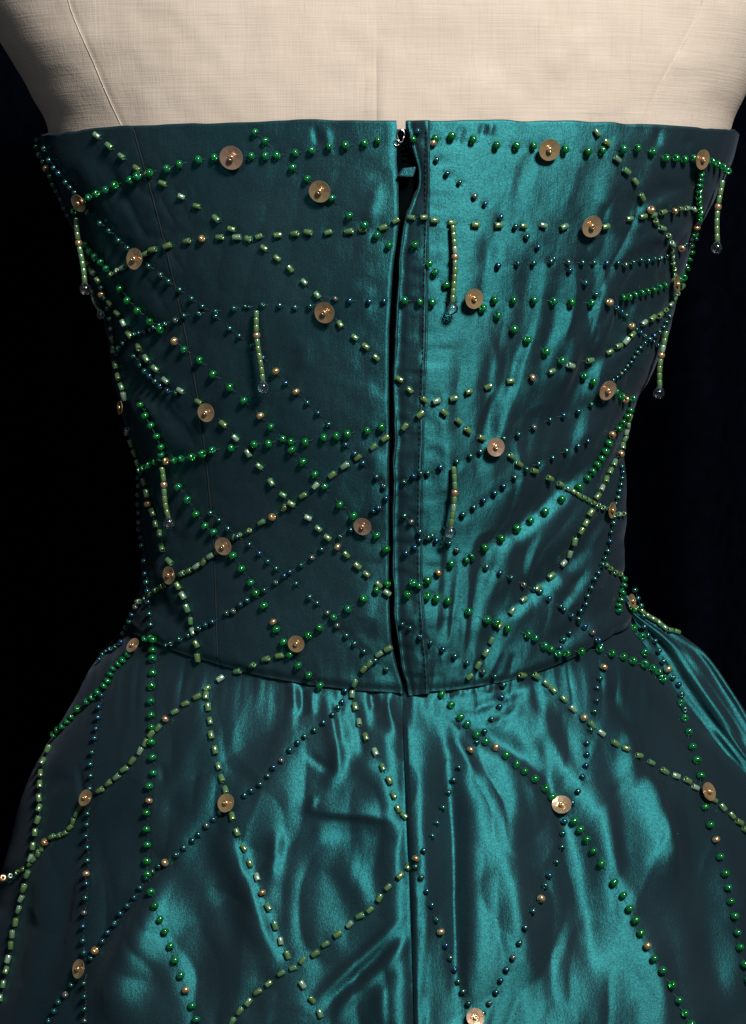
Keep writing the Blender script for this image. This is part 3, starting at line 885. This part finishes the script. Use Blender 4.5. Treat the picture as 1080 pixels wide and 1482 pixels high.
# zipper behind the placket
zz_ = np.linspace(float(z_top(np.zeros(1))[0]) - 0.003, float(z_waist(np.zeros(1))[0]) + 0.004, 120)
ta = t_at(zz_, np.full_like(zz_, 553.0))
tb = t_at(zz_, np.full_like(zz_, 626.0))
tg_ = ta[:, None] + (tb - ta)[:, None] * np.linspace(0, 1, 14)[None]
zg_ = np.repeat(zz_[:, None], 14, 1)
pz = base(zg_, tg_)
Xz, Yz = project(pz)
offz = bodice_field(Xz, Yz) - 0.0048
zipper = put(grid_obj('zipper', pz + normals(pz) * offz[..., None], M['tape']), gown)
PZ = pz + normals(pz) * (offz[..., None] + 0.0012)
V, Fc = [], []
for i in range(1, 7, 1):
    q = PZ[i, 4] * (0.45 if i % 2 else 0.65) + PZ[i, 5] * (0.55 if i % 2 else 0.35)
    k = len(V)
    for dx in (-0.0012, 0.0012):
        for dy in (-0.0006, 0.0006):
            for dz in (-0.0006, 0.0006):
                V.append(q + np.array([dx, dy, dz]))
    Fc += [(k, k + 1, k + 3, k + 2), (k + 4, k + 6, k + 7, k + 5), (k, k + 4, k + 5, k + 1), (k + 2, k + 3, k + 7, k + 6), (k, k + 2, k + 6, k + 4), (k + 1, k + 5, k + 7, k + 3)]
teeth = mesh_obj('zipper_teeth', V, Fc, M['tape'], smooth=False)
put(teeth, gown)
teeth.parent = zipper
teeth.matrix_parent_inverse = zipper.matrix_world.inverted() @ Matrix.Identity(4)
teeth['kind'] = 'stuff'


# skirt
def z_hem(t):
    return np.full_like(t, -0.70)


def skirt_top(t):
    return z_waist(t) + 0.0045


def skirt_left_extra(X, Y, u, v):
    return -0.0042 * np.exp(-(v / 0.030) ** 3) - 0.0030 * np.exp(-((u - 1) / 0.012) ** 2) + 0.0012 * np.exp(-((X - XZ(Y) + 26) / 16) ** 2) * np.clip((Y - 1020) / 60, 0, 1)


def skirt_right_extra(X, Y, u, v):
    d = (X - XZ(Y)) / 9.0
    lap = np.clip((Y - 1010) / 50, 0, 1)
    return -0.0042 * np.exp(-(v / 0.030) ** 3) + lap * (0.0020 * np.exp(-(d / 3.0) ** 2) - 0.0035 * np.exp(-(d / 0.22) ** 2)) - (1 - lap) * 0.002 * np.exp(-(d / 1.2) ** 2)


o, P = cloth_panel('skirt_panel', -HP, lambda q: XZ(q) + 3, 330, 420, skirt_top, z_hem, skirt_field, ((0, 1), (0, 1)), lip=False, extra=skirt_left_extra, power=1.5)
tag(o, 'left half of the skirt, mostly dark'); collide(P)
o, P = cloth_panel('skirt_panel', XZ, HP, 360, 420, skirt_top, z_hem, skirt_field, ((0, 1), (0, 1)), lip=False, extra=skirt_right_extra, power=1.5)
tag(o, 'right half of the skirt with bright folds'); collide(P)
o, P = cloth_panel('skirt_panel', HP, 3 * HP, 120, 120, skirt_top, z_hem, lambda X, Y: 0 * X, ((0, 1), (0, 1)), lip=False)

# the side fold of the skirt that stands out behind the right edge
OUT = curve([(860, 908), (885, 930), (905, 962), (918, 985), (945, 1020), (1000, 1060), (1035, 1082), (1150, 1140), (1300, 1200), (1482, 1275), (1900, 1420)])
FS = np.linspace(0, 1, 101)
FD = np.cumsum(np.interp(FS, [0, .3, .48, .54, .62, .68, .78, .83, .87, .92, .96, 1], [.3, .25, .2, -.7, -.6, .3, .2, .9, .5, .15, .4, 1.0])) * 0.01
fr_, fc_ = 220, 110
pyv = np.linspace(862, 1900, fr_)
P = np.zeros((fr_, fc_, 3))
for i in range(fr_):
    q = pyv[i]
    x_in, x_out = float(SIL_R(q)) - 30, float(OUT(q))
    zc = float((CY - q) * S)
    y_in = float(YC(zc) + BB(zc)) + 0.008 - min(0.05, 0.30 * (q - 862) * S)
    g = min(1.0, (q - 862) / 120)
    for j in range(fc_):
        f = j / (fc_ - 1)
        d = float(np.interp(f, FS, FD)) * (x_out - x_in) * S * (0.35 + 0.65 * g)
        d += g * 0.0010 * math.sin(f * 13 + q * 0.016)
        d += 0.0012 * float(vnoise(np.array(f * 9 + 3), np.array(q / 40)))
        px_ = x_in + (x_out - x_in) * f
        rd = ray(px_, q)
        P[i, j] = CAM + rd * ((y_in + d - CAM[1]) / rd[1])
o = put(grid_obj('skirt_panel', P, M['taffeta']), gown)
tag(o, 'side fold of the skirt standing out at the right hip')
collide(P)

# ------------------------------------------------------------------ one tree of everything beads can lie on
vs, fs, k = [], [], 0
for P in colliders:
    r, c = P.shape[:2]
    vs.append(P.reshape(-1, 3))
    i = np.arange(r - 1)[:, None] * c + np.arange(c - 1)[None]
    fs.append((np.stack([i, i + c, i + c + 1, i + 1], -1).reshape(-1, 4)) + k)
    k += r * c
TREE = BVHTree.FromPolygons(np.concatenate(vs).tolist(), np.concatenate(fs).tolist())
CAMV = Vector(CAM)


def on_cloth(px, py, lift=0.0):
    """point on the gown under a photo pixel, and the cloth's outward normal there"""
    d = Vector(ray(px, py))
    hit, n, _, dist = TREE.ray_cast(CAMV, d)
    if hit is None:          # hangs free just outside the silhouette: take the nearest depth
        best = None
        for s in np.linspace(0.78, 1.10, 65):
            q = CAMV + d * float(s)
            h, nn, _, ds = TREE.find_nearest(q)
            if best is None or ds < best[0]:
                best = (ds, q, nn, h)
        n = best[2]
        if n.dot(d) > 0:
            n = -n
        return best[1].copy(), n
    if n.dot(d) > 0:
        n = -n
    return hit + n * lift, n


# ------------------------------------------------------------------ stitching and hook
V, Fc = [], []
y = 188.0
while y < 1008:
    a, na = on_cloth(float(XS(y)) - 3, y, 0.0004)
    b, nb = on_cloth(float(XS(y + 5)) - 3, y + 5.0, 0.0004)
    v_, f_ = tube_mesh([a, b], 0.00030, 4)
    k = len(V)
    V += v_
    Fc += [tuple(i + k for i in f) for f in f_]
    y += 8.2
st = put(mesh_obj('stitching', V, Fc, M['seam_thread']), gown)
tag(st, kind='stuff')
# the waist seam's stitched line
pts = []
for x in np.arange(238, 890, 4.0):
    yy = float(np.interp(x, wpx, wpy))
    pts.append(on_cloth(float(x), yy, -0.0002)[0])
V, Fc = tube_mesh(pts, 0.00035, 5)
put(mesh_obj('waist_seam', V, Fc, M['seam_thread']), gown)
pts = [on_cloth(float(SEAM(q)) + 0.25 * math.sin(q * 0.31), float(q), 0.00005)[0] for q in np.arange(188, 955, 5.0)]
V, Fc = tube_mesh(pts, 0.00055, 5)
put(mesh_obj('side_seam', V, Fc, M['seam_thread']), gown)
# wire hook and eye in the gap at the top of the zipper
hk, hn = on_cloth(580, 197, 0.001)
hk = Vector(hk)
pts = [hk + Vector((0.0018 * math.cos(a) * (1 + 0.2 * math.sin(a * 3)), -0.0015, 0.0032 * math.sin(a))) for a in np.linspace(0, 2 * math.pi, 18)]
V, Fc = tube_mesh(pts, 0.00045, 6)
put(mesh_obj('hook', V, Fc, M['steel']), gown)
pts = [hk + Vector((-0.002 + 0.0014 * math.cos(a), -0.002, -0.0035 + 0.0014 * math.sin(a))) for a in np.linspace(0.3, 5.8, 12)]
V, Fc = tube_mesh(pts, 0.0004, 6)
put(mesh_obj('eye', V, Fc, M['steel']), gown)
# the little folded tab covering the zipper pull
c0, n0 = on_cloth(589, 249, 0.0)
tabv = []
cen = CAMV + Vector(ray(589, 249)) * ((Vector(c0) - CAMV).length - 0.005)
sx = S * 0.98
for (dx, dz) in ((-15, -7), (9, -8), (14, 8), (-6, 6)):
    for dy, sc in ((-0.0012, 0.92), (0.0016, 1.0)):
        tabv.append(cen + Vector((dx * sx * sc, dy, dz * sx * sc)))
tabf = [(0, 2, 4, 6), (1, 7, 5, 3), (0, 1, 3, 2), (2, 3, 5, 4), (4, 5, 7, 6), (6, 7, 1, 0)]
tab = put(mesh_obj('pull_tab', tabv, tabf, M['taffeta'], smooth=False), gown)
bv = tab.modifiers.new('bevel', 'BEVEL')
bv.width = 0.0007
bv.segments = 2

# ------------------------------------------------------------------ beads
ROUND = [(0.28, -0.62), (0.62, -0.70), (0.90, -0.42), (1.0, 0.0), (0.90, 0.42), (0.62, 0.70), (0.28, 0.62), (0.24, 0.0)]
TUBE = [(0.42, -1.0), (0.80, -1.0), (0.93, -0.97), (1.0, -0.90), (1.0, 0.90), (0.93, 0.97), (0.80, 1.0), (0.42, 1.0), (0.40, 0.0)]
ME = {
    'G': raw_mesh('green_bead', *lathe([(r, h) for r, h in ROUND], 12), M['green']),
    'S': raw_mesh('teal_bead', *lathe([(r, h * 1.05) for r, h in ROUND], 10), M['teal']),
    'O': raw_mesh('gold_bead', *lathe(ROUND, 12), M['gold']),
    'T': raw_mesh('tube_bead', *lathe(TUBE, 10), M['tube']),
}
NAME = {'G': 'green_bead', 'S': 'teal_bead', 'O': 'gold_bead', 'T': 'tube_bead'}
RAD = {'G': 6.3, 'S': 4.7, 'O': 6.0, 'T': 4.2}        # photo pixels
LEN = {'G': 6.2, 'S': 4.6, 'O': 5.9, 'T': 5.6}
MATKEY = {'G': 'green', 'S': 'teal', 'O': 'gold', 'T': 'tube'}

# sequin: faceted cup, rim and hexagonal inner ring
V, Fc = [(0, 0, 0.03)], []
for k in range(6):
    an = math.pi * k / 3
    V.append((0.34 * math.cos(an), 0.34 * math.sin(an), 0.02))
for k in range(6):
    an = math.pi * k / 3
    V.append((0.62 * math.cos(an), 0.62 * math.sin(an), 0.075))
for k in range(24):
    an = math.pi * k / 12
    V.append((math.cos(an), math.sin(an), 0.155 + 0.012 * math.cos(an * 3 + 0.4)))
for k in range(24):
    an = math.pi * k / 12
    V.append((math.cos(an), math.sin(an), 0.09))
V.append((0, 0, -0.02))
for k in range(6):
    k2 = (k + 1) % 6
    Fc.append((0, 1 + k, 1 + k2))
    Fc.append((1 + k, 7 + k, 7 + k2, 1 + k2))
    for j in range(4):
        Fc.append((7 + k if j < 2 else 7 + k2, 13 + (k * 4 + j) % 24, 13 + (k * 4 + j + 1) % 24))
    Fc.append((7 + k, 13 + (k * 4 + 2) % 24, 7 + k2))
for k in range(24):
    k2 = (k + 1) % 24
    Fc.append((13 + k, 37 + k, 37 + k2, 13 + k2))
    Fc.append((37 + k, 61, 37 + k2))
SEQ_ME = raw_mesh('sequin', V, Fc, M['sequin'], smooth=False)

all_beads = []       # (facing, kind, matrix, strand object)
ZAX = Vector((0, 0, 1))


def axis_matrix(loc, axis, nrm, sx, sz):
    zc = axis.normalized()
    xc = nrm - zc * nrm.dot(zc)
    xc = xc.normalized() if xc.length > 1e-6 else zc.orthogonal().normalized()
    yc = zc.cross(xc)
    m = Matrix((xc, yc, zc)).transposed().to_4x4()
    m = m @ Matrix.Rotation(random.uniform(0, 6.28), 4, 'Z')
    m = m @ Matrix.Diagonal((sx, sx, sz, 1))
    m.translation = loc
    return m


def pixel_size(p):
    return (Vector(p) - CAMV).dot(Vector(FWD)) / F       # metres per photo pixel at that depth


for kind, text in STR:
    for run in text.split('|'):
        pts = []
        for tok in run.split():
            k = kind
            if tok[-1].isalpha():
                k, tok = tok[-1], tok[:-1]
            x, y = (float(v) for v in tok.split(','))
            pts.append((x, y, k))
        placed = []
        for i, (x, y, k) in enumerate(pts):
            gap = min([math.hypot(x - q[0], y - q[1]) for j, q in enumerate(pts) if abs(j - i) == 1] or [20])
            p, n = on_cloth(x, y)
            ps = pixel_size(p)
            sc = min(1.0, max(0.55, gap / 2.0 / LEN[k] * 0.98)) * random.uniform(0.92, 1.08)
            r = RAD[k] * ps * max(sc, {'G': 0.9, 'T': 0.85, 'S': 0.68, 'O': 0.95}[k])
            placed.append([p + n * r * 0.95, n, k, r, LEN[k] * ps * sc, p])
        # the thread carrying this run
        tp = []
        for i, q in enumerate(placed):
            tp.append(q[0])
            if i + 1 < len(placed):
                w2 = placed[i + 1]
                d = (w2[0] - q[0]).length
                if d > 3.0 * q[4]:          # the thread dives through the cloth between spaced beads
                    tp.append(q[0] + (w2[0] - q[0]).normalized() * (q[4] * 1.5) - q[1] * q[3] * 0.5)
                    tp.append(q[5] + (w2[5] - q[5]) * 0.4 - q[1] * 0.0012)
                    tp.append(q[5] + (w2[5] - q[5]) * 0.6 - w2[1] * 0.0012)
                    tp.append(w2[0] - (w2[0] - q[0]).normalized() * (w2[4] * 1.5) - w2[1] * w2[3] * 0.5)
                else:
                    tp.append((q[0] + w2[0]) / 2)
        V, Fc = tube_mesh(tp, 0.00014, 4)
        so = put(mesh_obj('bead_strand', V, Fc, M['thread']), gown)
        for i, q in enumerate(placed):
            a = placed[max(i - 1, 0)][0]
            b = placed[min(i + 1, len(placed) - 1)][0]
            ax = (b - a).normalized()
            ax = (ax + Vector((random.gauss(0, .16), random.gauss(0, .16), random.gauss(0, .16)))).normalized()
            face = q[1].dot((CAMV - q[0]).normalized()) * q[3]
            all_beads.append((face, q[2], axis_matrix(q[0], ax, q[1], q[3], q[4]), so))

left = {}
rest = []
all_beads.sort(key=lambda e: -e[0])
for face, k, m, so in all_beads:
    left[k] = left.get(k, 0) + 1
    lim = 250 if k == 'T' else (275 if k == 'O' else 299)
    if left[k] <= lim:
        o = bpy.data.objects.new(NAME[k], ME[k])
        COL.objects.link(o)
        o.parent = so
        o.matrix_parent_inverse = (Matrix.Translation(gown.location) @ so.matrix_parent_inverse @ Matrix.Identity(4)).inverted()
        o.matrix_basis = m
    else:
        rest.append((k, m))
V, Fc, mi = [], [], []
keys = ['G', 'S', 'O', 'T']
for k, m in rest:
    me = ME[k]
    b0 = len(V)
    V += [m @ v.co for v in me.vertices]
    for p in me.polygons:
        Fc.append(tuple(i + b0 for i in p.vertices))
        mi.append(keys.index(k))
if V:
    so = put(mesh_obj('tiny_beads', V, Fc, M['green']), gown)
    so.data.materials.clear()
    for k in keys:
        so.data.materials.append(M[MATKEY[k]])
    so.data.polygons.foreach_set('material_index', mi)
    tag(so, 'tightly packed tiny beads of the side strands', kind='stuff')
print('beads', left, 'rest', len(rest))

# sequins, each with the bead that holds it
for x, y, r in SEQ:
    p, n = on_cloth(x, y)
    # average the cloth direction over the sequin
    acc = Vector((0, 0, 0))
    for dx, dy in ((0, 0), (r, 0), (-r, 0), (0, r), (0, -r)):
        acc += on_cloth(x + dx, y + dy)[1]
    n = (acc.normalized() + Vector((random.gauss(0, .13), random.gauss(0, .06), random.gauss(0, .13)))).normalized()
    ps = pixel_size(p)
    rr = r * ps * random.uniform(0.9, 1.03)
    xa = n.orthogonal().normalized()
    m = Matrix((xa, n.cross(xa), n)).transposed().to_4x4() @ Matrix.Rotation(random.uniform(0, 6.28), 4, 'Z')
    m = m @ Matrix.Diagonal((rr, rr, rr, 1))
    m.translation = p + n * 0.0042
    o = bpy.data.objects.new('sequin', SEQ_ME)
    COL.objects.link(o)
    o.parent = gown
    o.matrix_parent_inverse = Matrix.Translation(gown.location).inverted()
    o.matrix_basis = m
    c = bpy.data.objects.new('center_bead', ME['O'])
    COL.objects.link(c)
    c.parent = o
    c.matrix_basis = Matrix.Translation((0, 0, 0.25)) @ Matrix.Diagonal((0.29, 0.29, 0.26, 1))

# ------------------------------------------------------------------ hanging bead drops
V, Fc = [], []
prof = [(0.0, -1.0), (0.38, -0.93), (0.72, -0.70), (0.95, -0.30), (1.0, 0.05), (0.86, 0.45), (0.60, 0.85), (0.36, 1.2), (0.2, 1.45), (0.0, 1.5)]
seg = 16
for k in range(seg):
    an = 2 * math.pi * k / seg
    for r, h in prof[1:-1]:
        V.append((r * math.cos(an), r * math.sin(an), h))
nn = len(prof) - 2
b0, t0 = len(V), len(V) + 1
V += [(0, 0, -1.0), (0, 0, 1.5)]
for k in range(seg):
    k2 = (k + 1) % seg
    for i in range(nn - 1):
        Fc.append((k * nn + i, k2 * nn + i, k2 * nn + i + 1, k * nn + i + 1))
    Fc.append((b0, k2 * nn, k * nn))
    Fc.append((t0, k * nn + nn - 1, k2 * nn + nn - 1))
DROP_ME = raw_mesh('crystal_drop', V, Fc, M['crystal'])
DROPS = [((117, 312), (122, 424), 0.40, 0.004), ((141, 418), (145, 460), None, 0.002), ((374, 449), (379, 566), 0.37, 0.006), ((653, 327), (657, 452), 0.41, 0.006),
         ((1039, 258), (1036, 364), 0.38, 0.002), ((957, 478), (953, 574), 0.38, 0.002), ((240, 674), (247, 762), 0.38, 0.004), ((653, 674), (654, 776), 0.38, 0.006)]
for (x0, y0), (x1, y1), gold, stand in DROPS:
    p0, n0 = on_cloth(x0, y0)
    p0 = p0 + n0 * 0.003
    # hangs plumb from its stitch, held off the cloth by the beads behind it
    d = Vector(ray(x1, y1))
    hit = on_cloth(x1, y1)[0]
    ytarget = min(p0.y - 0.001, hit.y - stand)
    s = (ytarget - CAMV.y) / d.y
    p1 = CAMV + d * s
    ps = pixel_size(p0)
    root = empty('bead_drop', p0)
    root.parent = gown
    root.matrix_parent_inverse = Matrix.Translation(gown.location).inverted()
    Lp = (p1 - p0).length
    ax = (p1 - p0).normalized()
    tip = 9.0 * ps if gold else 6.5 * ps
    n = max(3, int(round((Lp - tip * 1.6) / (10.5 * ps))))
    side = ax.cross(Vector((0, 1, 0))).normalized()
    pts = []
    for i in range(n + 1):
        f = i / n
        pts.append(p0 + (p1 - p0) * f * (1 - tip * 1.6 / Lp) + side * ps * (2.4 * math.sin(f * 4.4 + x0) - 2.4 * math.sin(x0) * (1 - f)))
    for i in range(n):
        c = (pts[i] + pts[i + 1]) / 2
        hl = (pts[i + 1] - pts[i]).length / 2
        g = gold is not None and abs((i + 0.5) / n - gold) < 0.5 / n
        k = 'O' if g else 'T'
        rr = (5.6 if g else 3.9) * ps
        if gold is None:
            rr = 2.4 * ps
        m = axis_matrix(c - p0, pts[i + 1] - pts[i], Vector((0, -1, 0)), rr, hl * (0.98 if not g else 1.25))
        o = bpy.data.objects.new(NAME[k], ME[k])
        COL.objects.link(o)
        o.parent = root
        o.matrix_basis = m
    rt = (8.4 if gold else 6.0) * ps
    o = bpy.data.objects.new('crystal_drop', DROP_ME)
    COL.objects.link(o)
    o.parent = root
    m = Vector((0, 0, 1)).rotation_difference(-ax).to_matrix().to_4x4() @ Matrix.Diagonal((rt, rt, rt * 1.05, 1))
    m.translation = pts[-1] - p0 + ax * rt * 1.1
    o.matrix_basis = m
